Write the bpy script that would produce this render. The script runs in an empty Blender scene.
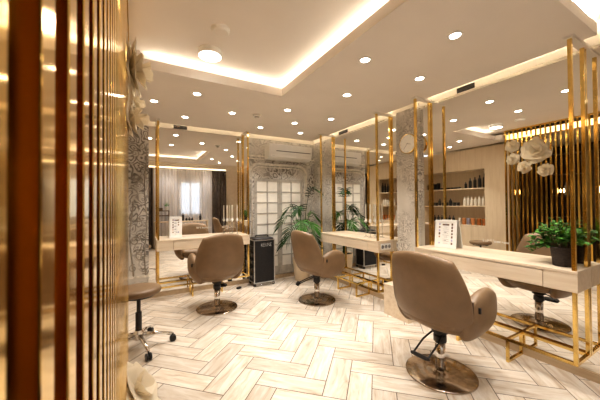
import bpy, bmesh, math, random
from mathutils import Vector, Matrix
random.seed(7)
PI = math.pi
S = bpy.context.scene
COL = S.collection
R = math.radians

# ------------------------------------------------------------------ materials
def new_mat(name):
    m = bpy.data.materials.new(name); m.use_nodes = True
    nt = m.node_tree; b = nt.nodes['Principled BSDF']
    return m, nt, b
def node(nt, kind, **kw):
    n = nt.nodes.new(kind)
    for k, v in kw.items():
        if k.startswith('i_'): n.inputs[k[2:]].default_value = v
        else: setattr(n, k, v)
    return n
def ramp(nt, stops):
    n = nt.nodes.new('ShaderNodeValToRGB'); e = n.color_ramp.elements
    while len(e) < len(stops): e.new(0.5)
    for i, (p, c) in enumerate(stops): e[i].position = p; e[i].color = (*c, 1)
    return n
def math_n(nt, op, a, b=None):
    n = nt.nodes.new('ShaderNodeMath'); n.operation = op
    for i, v in enumerate((a, b)):
        if v is None: continue
        if isinstance(v, (int, float)): n.inputs[i].default_value = v
        else: nt.links.new(v, n.inputs[i])
    return n.outputs[0]
def basic(name, c, rough=.5, metal=0, var=.06, scale=14, bump=0, spec=.5, coat=0, stretch=None, bscale=None):
    m, nt, b = new_mat(name)
    tc = node(nt, 'ShaderNodeTexCoord'); src = tc.outputs['Object']
    if stretch:
        mp = node(nt, 'ShaderNodeMapping'); mp.inputs['Scale'].default_value = stretch
        nt.links.new(src, mp.inputs['Vector']); src = mp.outputs[0]
    n = node(nt, 'ShaderNodeTexNoise', i_Scale=scale, i_Detail=4.0); nt.links.new(src, n.inputs['Vector'])
    lo = [max(0, x*(1-var*2)) for x in c]; hi = [min(1, x*(1+var*2)) for x in c]
    r = ramp(nt, [(.3, lo), (.7, hi)])
    nt.links.new(n.outputs['Fac'], r.inputs[0]); nt.links.new(r.outputs[0], b.inputs['Base Color'])
    b.inputs['Roughness'].default_value = rough; b.inputs['Metallic'].default_value = metal
    b.inputs['Specular IOR Level'].default_value = spec; b.inputs['Coat Weight'].default_value = coat
    if bump:
        n2 = node(nt, 'ShaderNodeTexNoise', i_Scale=bscale or scale*6, i_Detail=3.0); nt.links.new(src, n2.inputs['Vector'])
        bp = node(nt, 'ShaderNodeBump', i_Strength=bump, i_Distance=.01)
        nt.links.new(n2.outputs['Fac'], bp.inputs['Height']); nt.links.new(bp.outputs[0], b.inputs['Normal'])
    return m
def emit(name, c, s):
    m, nt, b = new_mat(name)
    b.inputs['Base Color'].default_value = (*c, 1); b.inputs['Emission Color'].default_value = (*c, 1)
    b.inputs['Emission Strength'].default_value = s
    return m
def wood(name, c1, c2, c3, axis=0, scale=1.0, rough=.42):
    m, nt, b = new_mat(name)
    tc = node(nt, 'ShaderNodeTexCoord'); mp = node(nt, 'ShaderNodeMapping')
    st = [14*scale]*3; st[axis] = 1.2*scale; mp.inputs['Scale'].default_value = st
    nt.links.new(tc.outputs['Object'], mp.inputs['Vector'])
    n = node(nt, 'ShaderNodeTexNoise', i_Scale=2.2, i_Detail=6.0, i_Roughness=.6, i_Distortion=.4); nt.links.new(mp.outputs[0], n.inputs['Vector'])
    r = ramp(nt, [(.25, c1), (.5, c2), (.78, c3)])
    nt.links.new(n.outputs['Fac'], r.inputs[0]); nt.links.new(r.outputs[0], b.inputs['Base Color'])
    b.inputs['Roughness'].default_value = rough
    return m
def floor_mat():
    m, nt, b = new_mat('herringbone_planks'); L = nt.links.new
    W = .15; a0, b0 = -3.187, -.049
    tc = node(nt, 'ShaderNodeTexCoord'); sx = node(nt, 'ShaderNodeSeparateXYZ'); L(tc.outputs['Object'], sx.inputs[0])
    x, y = sx.outputs[0], sx.outputs[1]
    q = 1/math.sqrt(2)
    A = math_n(nt, 'DIVIDE', math_n(nt, 'SUBTRACT', math_n(nt, 'MULTIPLY', math_n(nt, 'ADD', x, y), q), a0), W)
    B = math_n(nt, 'DIVIDE', math_n(nt, 'SUBTRACT', math_n(nt, 'MULTIPLY', math_n(nt, 'SUBTRACT', x, y), q), b0), W)
    iA, iB = math_n(nt, 'FLOOR', A), math_n(nt, 'FLOOR', B)
    fA, fB = math_n(nt, 'SUBTRACT', A, iA), math_n(nt, 'SUBTRACT', B, iB)
    s = math_n(nt, 'FLOORED_MODULO', math_n(nt, 'ADD', iA, iB), 6.0)
    isV = math_n(nt, 'GREATER_THAN', s, 2.5)
    s3 = math_n(nt, 'SUBTRACT', s, math_n(nt, 'MULTIPLY', isV, 3.0))
    def mix(f, u, v):  # u where f=0, v where f=1
        return math_n(nt, 'ADD', math_n(nt, 'MULTIPLY', u, math_n(nt, 'SUBTRACT', 1.0, f)), math_n(nt, 'MULTIPLY', v, f))
    al = math_n(nt, 'ADD', mix(isV, fA, fB), s3)
    ac = mix(isV, fB, fA)
    idA = math_n(nt, 'SUBTRACT', iA, math_n(nt, 'MULTIPLY', s3, math_n(nt, 'SUBTRACT', 1.0, isV)))
    idB = math_n(nt, 'SUBTRACT', iB, math_n(nt, 'MULTIPLY', s3, isV))
    g = .018
    e1 = math_n(nt, 'MINIMUM', ac, math_n(nt, 'SUBTRACT', 1.0, ac))
    e2 = math_n(nt, 'MINIMUM', al, math_n(nt, 'SUBTRACT', 3.0, al))
    edge = math_n(nt, 'MINIMUM', e1, e2)
    grout = math_n(nt, 'LESS_THAN', edge, g)
    cid = node(nt, 'ShaderNodeCombineXYZ'); L(idA, cid.inputs[0]); L(idB, cid.inputs[1]); L(isV, cid.inputs[2])
    wn = node(nt, 'ShaderNodeTexWhiteNoise'); wn.noise_dimensions = '3D'; L(cid.outputs[0], wn.inputs['Vector'])
    cv = node(nt, 'ShaderNodeCombineXYZ')
    L(math_n(nt, 'ADD', math_n(nt, 'MULTIPLY', al, .35), math_n(nt, 'MULTIPLY', wn.outputs['Value'], 37.0)), cv.inputs[0])
    L(math_n(nt, 'ADD', math_n(nt, 'MULTIPLY', ac, 2.2), math_n(nt, 'MULTIPLY', wn.outputs['Value'], 91.0)), cv.inputs[1])
    n = node(nt, 'ShaderNodeTexNoise', i_Scale=1.6, i_Detail=6.0, i_Roughness=.62, i_Distortion=.6); L(cv.outputs[0], n.inputs['Vector'])
    r = ramp(nt, [(.24, (.38, .27, .17)), (.43, (.62, .525, .42)), (.60, (.73, .66, .575)), (.82, (.80, .75, .68))])
    L(n.outputs['Fac'], r.inputs[0])
    hs = node(nt, 'ShaderNodeHueSaturation'); L(r.outputs[0], hs.inputs['Color'])
    L(math_n(nt, 'ADD', .86, math_n(nt, 'MULTIPLY', wn.outputs['Value'], .24)), hs.inputs['Value'])
    mx = node(nt, 'ShaderNodeMix'); mx.data_type = 'RGBA'
    L(grout, mx.inputs[0]); L(hs.outputs[0], mx.inputs[6]); mx.inputs[7].default_value = (.10, .07, .045, 1)
    L(mx.outputs[2], b.inputs['Base Color'])
    L(math_n(nt, 'ADD', .30, math_n(nt, 'MULTIPLY', n.outputs['Fac'], .16)), b.inputs['Roughness'])
    bp = node(nt, 'ShaderNodeBump', i_Strength=.35, i_Distance=.002); L(math_n(nt, 'SUBTRACT', 1.0, grout), bp.inputs['Height']); L(bp.outputs[0], b.inputs['Normal'])
    return m
def ornate(name, light, mid, dark, scale=6.0, rot=(0, 0, 0), amount=.7):
    m, nt, b = new_mat(name); L = nt.links.new
    tc = node(nt, 'ShaderNodeTexCoord')
    n1 = node(nt, 'ShaderNodeTexNoise', i_Scale=3.0, i_Detail=5.0); L(tc.outputs['Object'], n1.inputs['Vector'])
    r1 = ramp(nt, [(.3, mid), (.7, light)]); L(n1.outputs['Fac'], r1.inputs[0])
    nd = node(nt, 'ShaderNodeTexNoise', i_Scale=scale*.8, i_Detail=2.0); L(tc.outputs['Object'], nd.inputs['Vector'])
    va = node(nt, 'ShaderNodeMix'); va.data_type = 'RGBA'; va.inputs[0].default_value = .22
    L(tc.outputs['Object'], va.inputs[6]); L(nd.outputs['Color'], va.inputs[7])
    vo = node(nt, 'ShaderNodeTexVoronoi', i_Scale=scale*1.6); vo.feature = 'F1'; L(va.outputs[2], vo.inputs['Vector'])
    sn = math_n(nt, 'SINE', math_n(nt, 'MULTIPLY', vo.outputs['Distance'], 26.0))
    r2 = ramp(nt, [(.42, (1, 1, 1)), (.9, (0, 0, 0))])
    L(math_n(nt, 'ADD', math_n(nt, 'MULTIPLY', sn, .5), .5), r2.inputs[0])
    n3 = node(nt, 'ShaderNodeTexNoise', i_Scale=2.4, i_Detail=2.0); L(tc.outputs['Object'], n3.inputs['Vector'])
    r3 = ramp(nt, [(.36, (0, 0, 0)), (.54, (1, 1, 1))]); L(n3.outputs['Fac'], r3.inputs[0])
    fac = math_n(nt, 'MULTIPLY', math_n(nt, 'MULTIPLY', math_n(nt, 'SUBTRACT', 1.0, r2.outputs[0]), r3.outputs[0]), amount)
    mx = node(nt, 'ShaderNodeMix'); mx.data_type = 'RGBA'; L(fac, mx.inputs[0]); L(r1.outputs[0], mx.inputs[6]); mx.inputs[7].default_value = (*dark, 1)
    L(mx.outputs[2], b.inputs['Base Color']); b.inputs['Roughness'].default_value = .65
    return m
def sheer(name, c, t):
    m, nt, b = new_mat(name); L = nt.links.new
    out = [n for n in nt.nodes if n.type == 'OUTPUT_MATERIAL'][0]
    tr = node(nt, 'ShaderNodeBsdfTransparent'); tl = node(nt, 'ShaderNodeBsdfTranslucent'); tl.inputs[0].default_value = (*c, 1)
    df = node(nt, 'ShaderNodeBsdfDiffuse'); df.inputs[0].default_value = (*c, 1)
    m1 = node(nt, 'ShaderNodeMixShader'); m1.inputs[0].default_value = .5; L(tl.outputs[0], m1.inputs[1]); L(df.outputs[0], m1.inputs[2])
    n = node(nt, 'ShaderNodeTexNoise', i_Scale=90.0); m2 = node(nt, 'ShaderNodeMixShader')
    L(math_n(nt, 'ADD', t-.05, math_n(nt, 'MULTIPLY', n.outputs['Fac'], .1)), m2.inputs[0])
    L(m1.outputs[0], m2.inputs[1]); L(tr.outputs[0], m2.inputs[2]); L(m2.outputs[0], out.inputs['Surface'])
    return m
def glass(name, c=(1, 1, 1), mixf=.75):
    m, nt, b = new_mat(name); L = nt.links.new
    out = [n for n in nt.nodes if n.type == 'OUTPUT_MATERIAL'][0]
    tr = node(nt, 'ShaderNodeBsdfTransparent'); tr.inputs[0].default_value = (*c, 1)
    b.inputs['Roughness'].default_value = .05; b.inputs['Base Color'].default_value = (.9, .9, .88, 1)
    mx = node(nt, 'ShaderNodeMixShader'); mx.inputs[0].default_value = mixf
    L(b.outputs[0], mx.inputs[1]); L(tr.outputs[0], mx.inputs[2]); L(mx.outputs[0], out.inputs['Surface'])
    return m

M = dict(
    floor=floor_mat(),
    ceiling=basic('ceiling_paint', (.80, .735, .665), .8, var=.015, scale=2),
    fascia=basic('cove_fascia_paint', (.88, .83, .74), .7, var=.01),
    plaster=basic('beige_plaster', (.60, .50, .38), .75, var=.03),
    paper=ornate('grey_baroque_wallpaper', (.74, .71, .66), (.52, .49, .45), (.17, .15, .13), 6.0, amount=.92),
    paper_dark=ornate('dark_baroque_wallpaper', (.80, .76, .70), (.58, .54, .48), (.22, .195, .165), 10, amount=.92),
    paper_light=ornate('pale_baroque_wallpaper', (.66, .61, .52), (.52, .47, .40), (.14, .115, .10), 4.5, amount=.9),
    relief=basic('printed_moulding_grey', (.76, .72, .65), .7, var=.1, scale=20),
    relief_dark=basic('printed_moulding_dark', (.36, .32, .27), .7, var=.15, scale=20),  # dark grey print colour of the scroll ornament
    pane_print=basic('pale_printed_panes', (.88, .85, .78), .6, var=.06, scale=3),
    muntin=basic('grey_printed_muntins', (.47, .44, .39), .6, var=.08),
    ash=wood('pale_ash_wood', (.62, .49, .35), (.72, .60, .455), (.79, .68, .54), 0, 1.0, .35),
    ash_v=wood('honey_ash_wall_wood', (.68, .55, .38), (.76, .63, .46), (.82, .70, .53), 2, .9, .45),
    ash_s=wood('plinth_wood', (.40, .29, .18), (.50, .375, .24), (.58, .45, .30), 1, .8, .4),
    gap=basic('dark_gap', (.05, .035, .025), .8),
    gold=basic('polished_gold', (.83, .60, .22), .13, 1, var=.05, scale=30),
    gold_slat=basic('mirror_gold_slats', (.76, .51, .145), .10, 1, var=.06, scale=9),
    brass_dark=basic('brushed_bronze_disc', (.50, .43, .36), .17, 1, var=.1, scale=40),
    chrome=basic('chrome', (.80, .78, .75), .12, 1, var=.02),
    leather=basic('taupe_leather', (.225, .146, .082), .42, var=.05, scale=10, bump=.12, bscale=160, spec=.45),
    leather_seam=basic('dark_seam', (.09, .055, .035), .6),
    black=basic('black_plastic', (.018, .016, .016), .38, var=.1),
    black_tex=basic('black_case_leatherette', (.011, .010, .011), .6, var=.15, scale=50, bump=.2),
    alu=basic('aluminium_edge', (.72, .71, .70), .3, 1, var=.03),
    white=basic('white_plastic', (.85, .83, .79), .4, var=.01),
    white_bar=basic('white_painted_bar', (.80, .75, .68), .6, var=.01),
    grille=basic('dark_grille', (.05, .045, .04), .6),
    paperwhite=sheer('cream_paper_petals', (.95, .89, .77), .02),
    paperwarm=basic('ivory_paper_petals', (.82, .72, .52), .75, var=.04, scale=8),
    card=basic('white_card', (.88, .86, .82), .6, var=.01),
    ink=basic('grey_ink', (.25, .24, .24), .7),
    photo_a=basic('brown_photo_patch', (.16, .08, .045), .6, var=.4, scale=60),
    photo_b=basic('tan_photo_patch', (.52, .36, .25), .6, var=.3, scale=60),
    photo_c=basic('lilac_photo_patch', (.45, .42, .58), .6, var=.2, scale=60),
    leaf=basic('palm_leaf_green', (.016, .048, .010), .5, spec=.25, var=.35, scale=6),
    leaf_bright=basic('fresh_palm_leaf', (.04, .135, .018), .5, spec=.25, var=.3, scale=6),
    herb=basic('herb_leaf_green', (.085, .235, .04), .5, spec=.3, var=.4, scale=25),
    stem=basic('green_brown_stem', (.12, .10, .04), .6, var=.2),
    soil=basic('dark_soil', (.03, .02, .014), .95, var=.4, scale=60),
    basket=basic('dark_woven_basket', (.04, .025, .017), .7, var=.35, scale=60, bump=.6, stretch=(1, 1, 3)),
    planter=basic('cream_planter', (.74, .62, .46), .5, var=.03),
    candle=basic('ivory_candle_wax', (.88, .83, .73), .5, var=.02),
    glass=glass('clear_glass', (.97, .97, .95), .82),
    pane=glass('window_glass', (1, 1, 1), .9),
    sheer=sheer('sheer_white_voile', (.86, .86, .90), .42),
    sheer2=sheer('cream_voile', (.90, .89, .92), .10),
    drape=basic('dark_taupe_drape', (.085, .062, .05), .85, var=.15, scale=12),
    walnut=wood('walnut_rack', (.10, .06, .035), (.15, .095, .06), (.22, .15, .10), 0, 1),
    dark_wood=wood('dark_shelf_wood', (.05, .03, .018), (.075, .045, .027), (.11, .07, .04), 2, 1),
    amber=basic('amber_bottle', (.42, .15, .04), .25, var=.1),
    orange=basic('orange_label', (.62, .27, .10), .4, var=.1),
    lilac=basic('lilac_bottle', (.38, .36, .44), .35, var=.05),
    cream_b=basic('cream_bottle', (.80, .75, .66), .35, var=.03),
    clock_face=basic('ivory_clock_face', (.95, .93, .88), .5, var=.01),
    lamp=emit('downlight_lens', (1, .93, .82), 30),
    lamp_big=emit('round_lamp_diffuser', (1, .95, .88), 9),
    led=emit('warm_led_tape', (1, .93, .80), 15), led_rear=emit('rear_led_tape', (1, .92, .78), 34),
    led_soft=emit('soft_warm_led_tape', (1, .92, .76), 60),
    glow_fascia=emit('fascia_painted_cove_glow', (1, .85, .62), 2.2),  # emission stands in for cove light falling on plain fascia
    bulb=emit('warm_bulb', (1, .75, .42), 25),
)
mm, nt_, b_ = new_mat('silver_mirror')
b_.inputs['Metallic'].default_value = 1; b_.inputs['Roughness'].default_value = 0; b_.inputs['Base Color'].default_value = (.90, .89, .86, 1)
M['mirror'] = mm

# ------------------------------------------------------------------ helpers
def thing(name, label, cat, loc=(0, 0, 0), rotz=0, group=None):
    o = bpy.data.objects.new(name, None); COL.objects.link(o); o.empty_display_size = .1
    o.location = loc; o.rotation_euler = (0, 0, rotz); o['label'] = label; o['category'] = cat
    if group: o['group'] = group
    return o
def tag(o, label, cat, group=None):
    o['label'] = label; o['category'] = cat
    if group: o['group'] = group
    return o
def obj(name, bm, m, parent=None, loc=None, smooth=False, bevel=0, world=False, sub=0, rotz=0):
    if world and parent: bm.transform(Matrix.Translation(-Vector(parent.location)))
    if loc is not None: bm.transform(Matrix.Translation(-Vector(loc)))
    bmesh.ops.recalc_face_normals(bm, faces=bm.faces[:])
    me = bpy.data.meshes.new(name); bm.to_mesh(me); bm.free()
    me.materials.append(M[m] if isinstance(m, str) else m)
    if smooth:
        for p in me.polygons: p.use_smooth = True
    o = bpy.data.objects.new(name, me); COL.objects.link(o)
    if parent: o.parent = parent
    if loc is not None: o.location = loc
    if bevel:
        md = o.modifiers.new('bevel', 'BEVEL'); md.width = bevel; md.segments = 2; md.limit_method = 'ANGLE'
    if sub:
        md = o.modifiers.new('subdivision', 'SUBSURF'); md.levels = md.render_levels = sub
    return o
def struct(name, bm, m, parent=None, **kw):
    o = obj(name, bm, m, parent, **kw)
    if not parent: o['kind'] = 'structure'
    return o
def dup(root, loc, rotz=0, label=None, group=None, dz=None):
    r = root.copy(); COL.objects.link(r); r.location = loc; r.rotation_euler = (0, 0, rotz)
    if label: r['label'] = label
    if group: r['group'] = group
    for ch in list(root.children):
        c = ch.copy(); COL.objects.link(c); c.parent = r
        for g in list(ch.children):
            d = g.copy(); COL.objects.link(d); d.parent = c
    return r
NB = bmesh.new
def box(bm, x0, x1, y0, y1, z0, z1):
    v = [bm.verts.new((x, y, z)) for x in (x0, x1) for y in (y0, y1) for z in (z0, z1)]
    for f in ((0, 1, 3, 2), (4, 6, 7, 5), (0, 4, 5, 1), (2, 3, 7, 6), (0, 2, 6, 4), (1, 5, 7, 3)):
        bm.faces.new([v[i] for i in f])
    return bm
def B(*a): return box(NB(), *a)
def lathe(bm, prof, c=(0, 0, 0), n=24, cap=True):
    rings = []
    for r, z in prof:
        rings.append([bm.verts.new((c[0]+r*math.cos(2*PI*k/n), c[1]+r*math.sin(2*PI*k/n), c[2]+z)) for k in range(n)])
    for a, b in zip(rings, rings[1:]):
        for k in range(n): bm.faces.new((a[k], a[(k+1) % n], b[(k+1) % n], b[k]))
    if cap:
        bm.faces.new(rings[0]); bm.faces.new(rings[-1])
    return bm
def tube(bm, pts, r, n=8, closed=False, taper=None):
    pts = [Vector(p) for p in pts]; rings = []
    N = len(pts)
    for i, p in enumerate(pts):
        a = pts[i-1] if (i > 0 or closed) else p; b = pts[(i+1) % N] if (i < N-1 or closed) else p
        d = (b-a).normalized()
        u = d.cross(Vector((0, 0, 1)));
        if u.length < 1e-3: u = d.cross(Vector((1, 0, 0)))
        u.normalize(); w = u.cross(d)
        rr = r if taper is None else r*(1-(1-taper)*i/(N-1))
        rings.append([bm.verts.new(p+u*rr*math.cos(2*PI*k/n)+w*rr*math.sin(2*PI*k/n)) for k in range(n)])
    rg = list(zip(rings, rings[1:]))
    if closed: rg.append((rings[-1], rings[0]))
    for a, b in rg:
        for k in range(n): bm.faces.new((a[k], a[(k+1) % n], b[(k+1) % n], b[k]))
    if not closed: bm.faces.new(rings[0]); bm.faces.new(rings[-1])
    return bm
def pad(bm, fn, th, n=12, k=.4, p=4):
    """A cushion: a rounded-square mid surface fn(s,t) given a thickness that dies away at its rim."""
    q = [math.sin(PI/2*(-1+2*i/n)) for i in range(n+1)]
    top, bot = {}, {}
    e = 1e-3
    for i, a in enumerate(q):
        for j, b in enumerate(q):
            s = a*math.sqrt(1-k*b*b); t = b*math.sqrt(1-k*a*a)
            P = Vector(fn(s, t)); U = Vector(fn(s+e, t))-Vector(fn(s-e, t)); V = Vector(fn(s, t+e))-Vector(fn(s, t-e))
            N = U.cross(V); N.normalize()
            mx = max(abs(a), abs(b)); h = (th(s, t) if callable(th) else th)/2*math.sqrt(max(0, 1-mx**p))
            if i in (0, n) or j in (0, n): top[i, j] = bot[i, j] = bm.verts.new(P)
            else: top[i, j] = bm.verts.new(P+N*h); bot[i, j] = bm.verts.new(P-N*h)
    for i in range(n):
        for j in range(n):
            bm.faces.new((top[i, j], top[i+1, j], top[i+1, j+1], top[i, j+1]))
            bm.faces.new((bot[i, j], bot[i, j+1], bot[i+1, j+1], bot[i+1, j]))
    return bm
def text_bm(s, size, ext=.001):
    cu = bpy.data.curves.new('lettering', 'FONT'); cu.body = s; cu.size = size; cu.extrude = ext; cu.offset = -.0016; cu.align_x = 'CENTER'; cu.align_y = 'CENTER'
    o = bpy.data.objects.new('lettering', cu); COL.objects.link(o)
    dg = bpy.context.evaluated_depsgraph_get(); me = bpy.data.meshes.new_from_object(o.evaluated_get(dg))
    bm = NB(); bm.from_mesh(me); bpy.data.objects.remove(o); bpy.data.curves.remove(cu); bpy.data.meshes.remove(me)
    return bm

# ------------------------------------------------------------------ setting
H, UP = 2.26, 2.40                       # dropped ceiling, upper ceiling
XL, YR, XS = -2.92, -4.5, -4.35          # left wall, rear wall, far side of the screened-off area
struct('floor', B(XS, .15, YR-.1, .15, -.05, 0), 'floor')

c = NB()
T = .075
box(c, XS, .15, YR-.1, .15, UP, UP+.05)                     # upper slab
box(c, -1.426, -.113, -3.52, -.113, H, H+T)                 # right strip of the dropped ceiling
box(c, -2.64, -1.426, -1.648, -.113, H, H+T)                # strip along the back wall
box(c, -2.64, -1.426, -3.52, -3.25, H, H+T)                 # strip behind the tray
box(c, XL, -2.64, -1.76, -.113, H, H+T)
box(c, XS, -2.82, -4.5, -1.76, H, UP)
struct('ceiling', c, 'ceiling')

struct('wall_back', B(XL, 0, 0, .1, 0, 2.225), 'paper')
struct('wall_right', B(0, .1, YR, 0, 0, 2.24), 'plaster')
struct('wall_corner', B(-.004, 0, -.53, 0, 0, 2.24), 'paper_dark')
struct('wall_left', B(XL-.42, XL-.36, -1.78, .1, 0, UP), 'ash_v')
struct('wall_return', B(XS, XL-.36, -1.80, -1.74, 0, UP), 'dark_wood')
struct('wall_side', B(XS-.1, XS, YR-.1, -1.74, 0, UP), 'dark_wood')
w = NB()
wx0, wx1, wz0, wz1 = -1.68, -1.08, .88, 1.88
box(w, XS, wx0, YR-.1, YR, 0, UP); box(w, wx1, .1, YR-.1, YR, 0, UP)
box(w, wx0, wx1, YR-.1, YR, 0, wz0); box(w, wx0, wx1, YR-.1, YR, wz1, UP)
struct('wall_rear', w, 'plaster')
wf = NB()
for a in ((wx0, wx0+.05), ((wx0+wx1)/2-.025, (wx0+wx1)/2+.025), (wx1-.05, wx1)): box(wf, *a, YR-.07, YR-.02, wz0, wz1)
for a in ((wz0, wz0+.05), (wz1-.05, wz1)): box(wf, wx0, wx1, YR-.07, YR-.02, *a)
win = struct('window_1', wf, 'white')
obj('pane', B(wx0, wx1, YR-.05, YR-.045, wz0, wz1), 'pane', win)
# fascia bands under the ceiling; screen and rear ones have cove glow painted in
t = NB(); box(t, XL, .0, -.004, .1, 2.225, UP); struct('trim_1', t, 'fascia')
t = NB(); box(t, -.004, .1, YR, 0, 2.24, UP); struct('trim_2', t, 'fascia')
struct('trim_3', B(-2.84, -2.82, YR, -1.76, H+.005, H+.09), 'glow_fascia')  # no lamp: fascia behind the slats, cove light put in as emission
struct('trim_13', B(-2.84, -2.82, YR, -1.76, H+.09, UP), 'fascia')
struct('trim_4', B(-3.2, -.36, YR, YR+.004, 2.225, 2.265), 'glow_fascia')  # rear wall band, its cove light painted on as emission
# hidden LED tapes lying on top of the dropped ceiling
def led(name, m, *boxes):
    b = NB()
    for a in boxes: box(b, *a)
    return struct(name, b, m)
zl = H+T
led('trim_5', 'led', (-2.6, -1.38, -1.60, -1.585, zl, zl+.012), (-1.378, -1.363, -3.2, -1.6, zl, zl+.012))
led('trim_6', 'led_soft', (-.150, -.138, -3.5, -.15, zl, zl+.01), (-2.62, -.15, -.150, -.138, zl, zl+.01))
led('trim_7', 'led_rear', (-2.6, -.2, -3.515, -3.495, zl, zl+.015))
# baseboards / mirror plinths
struct('baseboard_back', B(XL, -.02, -.018, 0, 0, .058), 'ash_s')
struct('baseboard_right', B(-.018, 0, -3.9, 0, 0, .058), 'ash_s')
struct('trim_8', B(-.075, 0, -2.135, -1.88, 0, 2.235), 'paper_dark')
struct('trim_14', B(-.077, 0, -2.137, -1.878, 2.235, UP), 'fascia')     # clock column

# printed French door on the back wall
d = NB()
for x0, x1 in ((-1.105, -.675), (-.672, -.242)):
    for a in ((x0, x0+.04), (x1-.037, x1)): box(d, *a, -.012, -.0005, .07, 1.60)
    box(d, x0+.04, x1-.037, -.012, -.0005, 1.56, 1.60); box(d, x0+.04, x1-.037, -.012, -.0005, .07, .2)
door = struct('door_1', d, 'muntin')
for x0, x1 in ((-1.065, -.712), (-.635, -.282)):
    obj('pane', B(x0, x1, -.004, 0, .2, 1.56), 'pane_print', door)
    g = NB(); xm = (x0+x1)/2
    box(g, xm-.012, xm+.012, -.009, 0, .2, 1.56)
    for k in range(1, 8): z = .2+1.36*k/8; box(g, x0, x1, -.009, 0, z-.010, z+.010)
    obj('glazing_bars', g, 'muntin', door)
def arch(x0, x1, z1, r, z0=.06, y=-.004, n=10):
    p = [(x0, y, z0), (x0, y, z1-r)]
    p += [(x0+r-r*math.cos(PI/2*k/n), y, z1-r+r*math.sin(PI/2*k/n)) for k in range(1, n+1)]
    p += [(x1-r+r*math.sin(PI/2*k/n), y, z1-r+r*math.cos(PI/2*k/n)) for k in range(0, n+1)]
    return p+[(x1, y, z0)]
a = NB(); tube(a, arch(-1.185, -.165, 1.83, .16), .022, 8); tube(a, arch(-1.145, -.205, 1.785, .13), .010, 6)
struct('trim_9', a, 'relief', smooth=True)
a = NB()
box(a, -1.20, 0, -.012, 0, 1.94, 1.965); box(a, -1.20, 0, -.008, 0, 1.90, 1.915)
struct('trim_10', a, 'relief')
# scroll ornament printed on the strip left of the first mirror
def spiral(cx, cz, r, turns, a0, d=1, y=-.004, n=30):
    return [(cx+r*(1-.86*k/n)*math.cos(a0+d*turns*2*PI*k/n), y, cz+r*(1-.86*k/n)*math.sin(a0+d*turns*2*PI*k/n)) for k in range(n+1)]
a = NB()
for cx, cz, r, tn, a0, dd in ((-2.645, .56, .085, 1.6, 2.6, -1), (-2.70, .74, .06, 1.5, .2, 1), (-2.62, .80, .05, 1.5, 3.4, -1), (-2.72, .40, .05, 1.4, 1.2, 1),
                             (-2.65, 1.02, .04, 1.4, .5, -1), (-2.68, 1.55, .06, 1.6, 2.2, 1), (-2.62, 1.70, .05, 1.5, 0, -1), (-2.70, 1.86, .055, 1.5, 4, 1), (-2.63, 1.95, .045, 1.5, 1, -1), (-2.60, .36, .04, 1.4, 4.2, 1)):
    tube(a, spiral(cx, cz, r, tn, a0, dd), .0055, 5)
rq = random.Random(5)
for k in range(46):
    tube(a, spiral(rq.uniform(-2.76, -2.57), rq.uniform(.33, 2.12), rq.uniform(.02, .05), rq.uniform(.35, .85), rq.uniform(0, 6), rq.choice((-1, 1)), n=14), .0035, 4)
tube(a, [(-2.735+.02*math.sin(z*6), -.004, z) for z in [.3+.05*k for k in range(20)]], .009, 5)
tube(a, [(-2.58+.012*math.sin(z*7+1), -.004, z) for z in [.3+.05*k for k in range(34)]], .008, 5)
struct('trim_11', a, 'relief_dark', smooth=True)
struct('trim_12', B(-2.80, -2.55, -.008, 0, .27, .30), 'relief')

# ------------------------------------------------------------------ mirrors
def mirror(label, loc, *a):
    o = obj('wall_mirror', B(*a), 'mirror', loc=loc); return tag(o, label, 'mirror')
mirror('full-height mirror on the back wall behind the desk with a leaning menu frame', (-1.87, 0, .058), -2.547, -1.205, -.006, 0, .058, 2.222)
mirror('full-height mirror on the right wall between the palm and the clock column', (0, -1.2, .058), -.006, 0, -1.88, -.53, .058, 2.239)
mirror('largest full-height mirror, nearest the camera, reflecting the product shelves', (0, -2.9, .058), -.006, 0, -3.66, -2.135, .058, 2.239)

def decal(label, loc, rz, seed):
    rn = random.Random(seed); b = NB(); x = -.10
    for k in range(11):
        w = rn.choice((.010, .012, .014)); h = .024 if k < 5 else .014
        if rn.random() < .75: box(b, x, x+.003, -.0012, 0, 0, h)
        for z in rn.sample((0, h*.5, h-.003), 2): box(b, x+.0032, x+w, -.0012, 0, z, z+.003)
        if rn.random() < .5: box(b, x+w+.0002, x+w+.003, -.0012, 0, 0, h)
        x += w+.006
    o = obj('mirror_decal', b, 'card'); o.location = loc; o.rotation_euler = (0, 0, rz); tag(o, label, 'sticker')
decal('small white lettering sticker low on the mirror of the back wall', (-1.86, -.0065, .865), 0, 1)
decal('small white lettering sticker low on the nearest mirror', (-.0065, -2.865, .855), -PI/2, 2)

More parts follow.
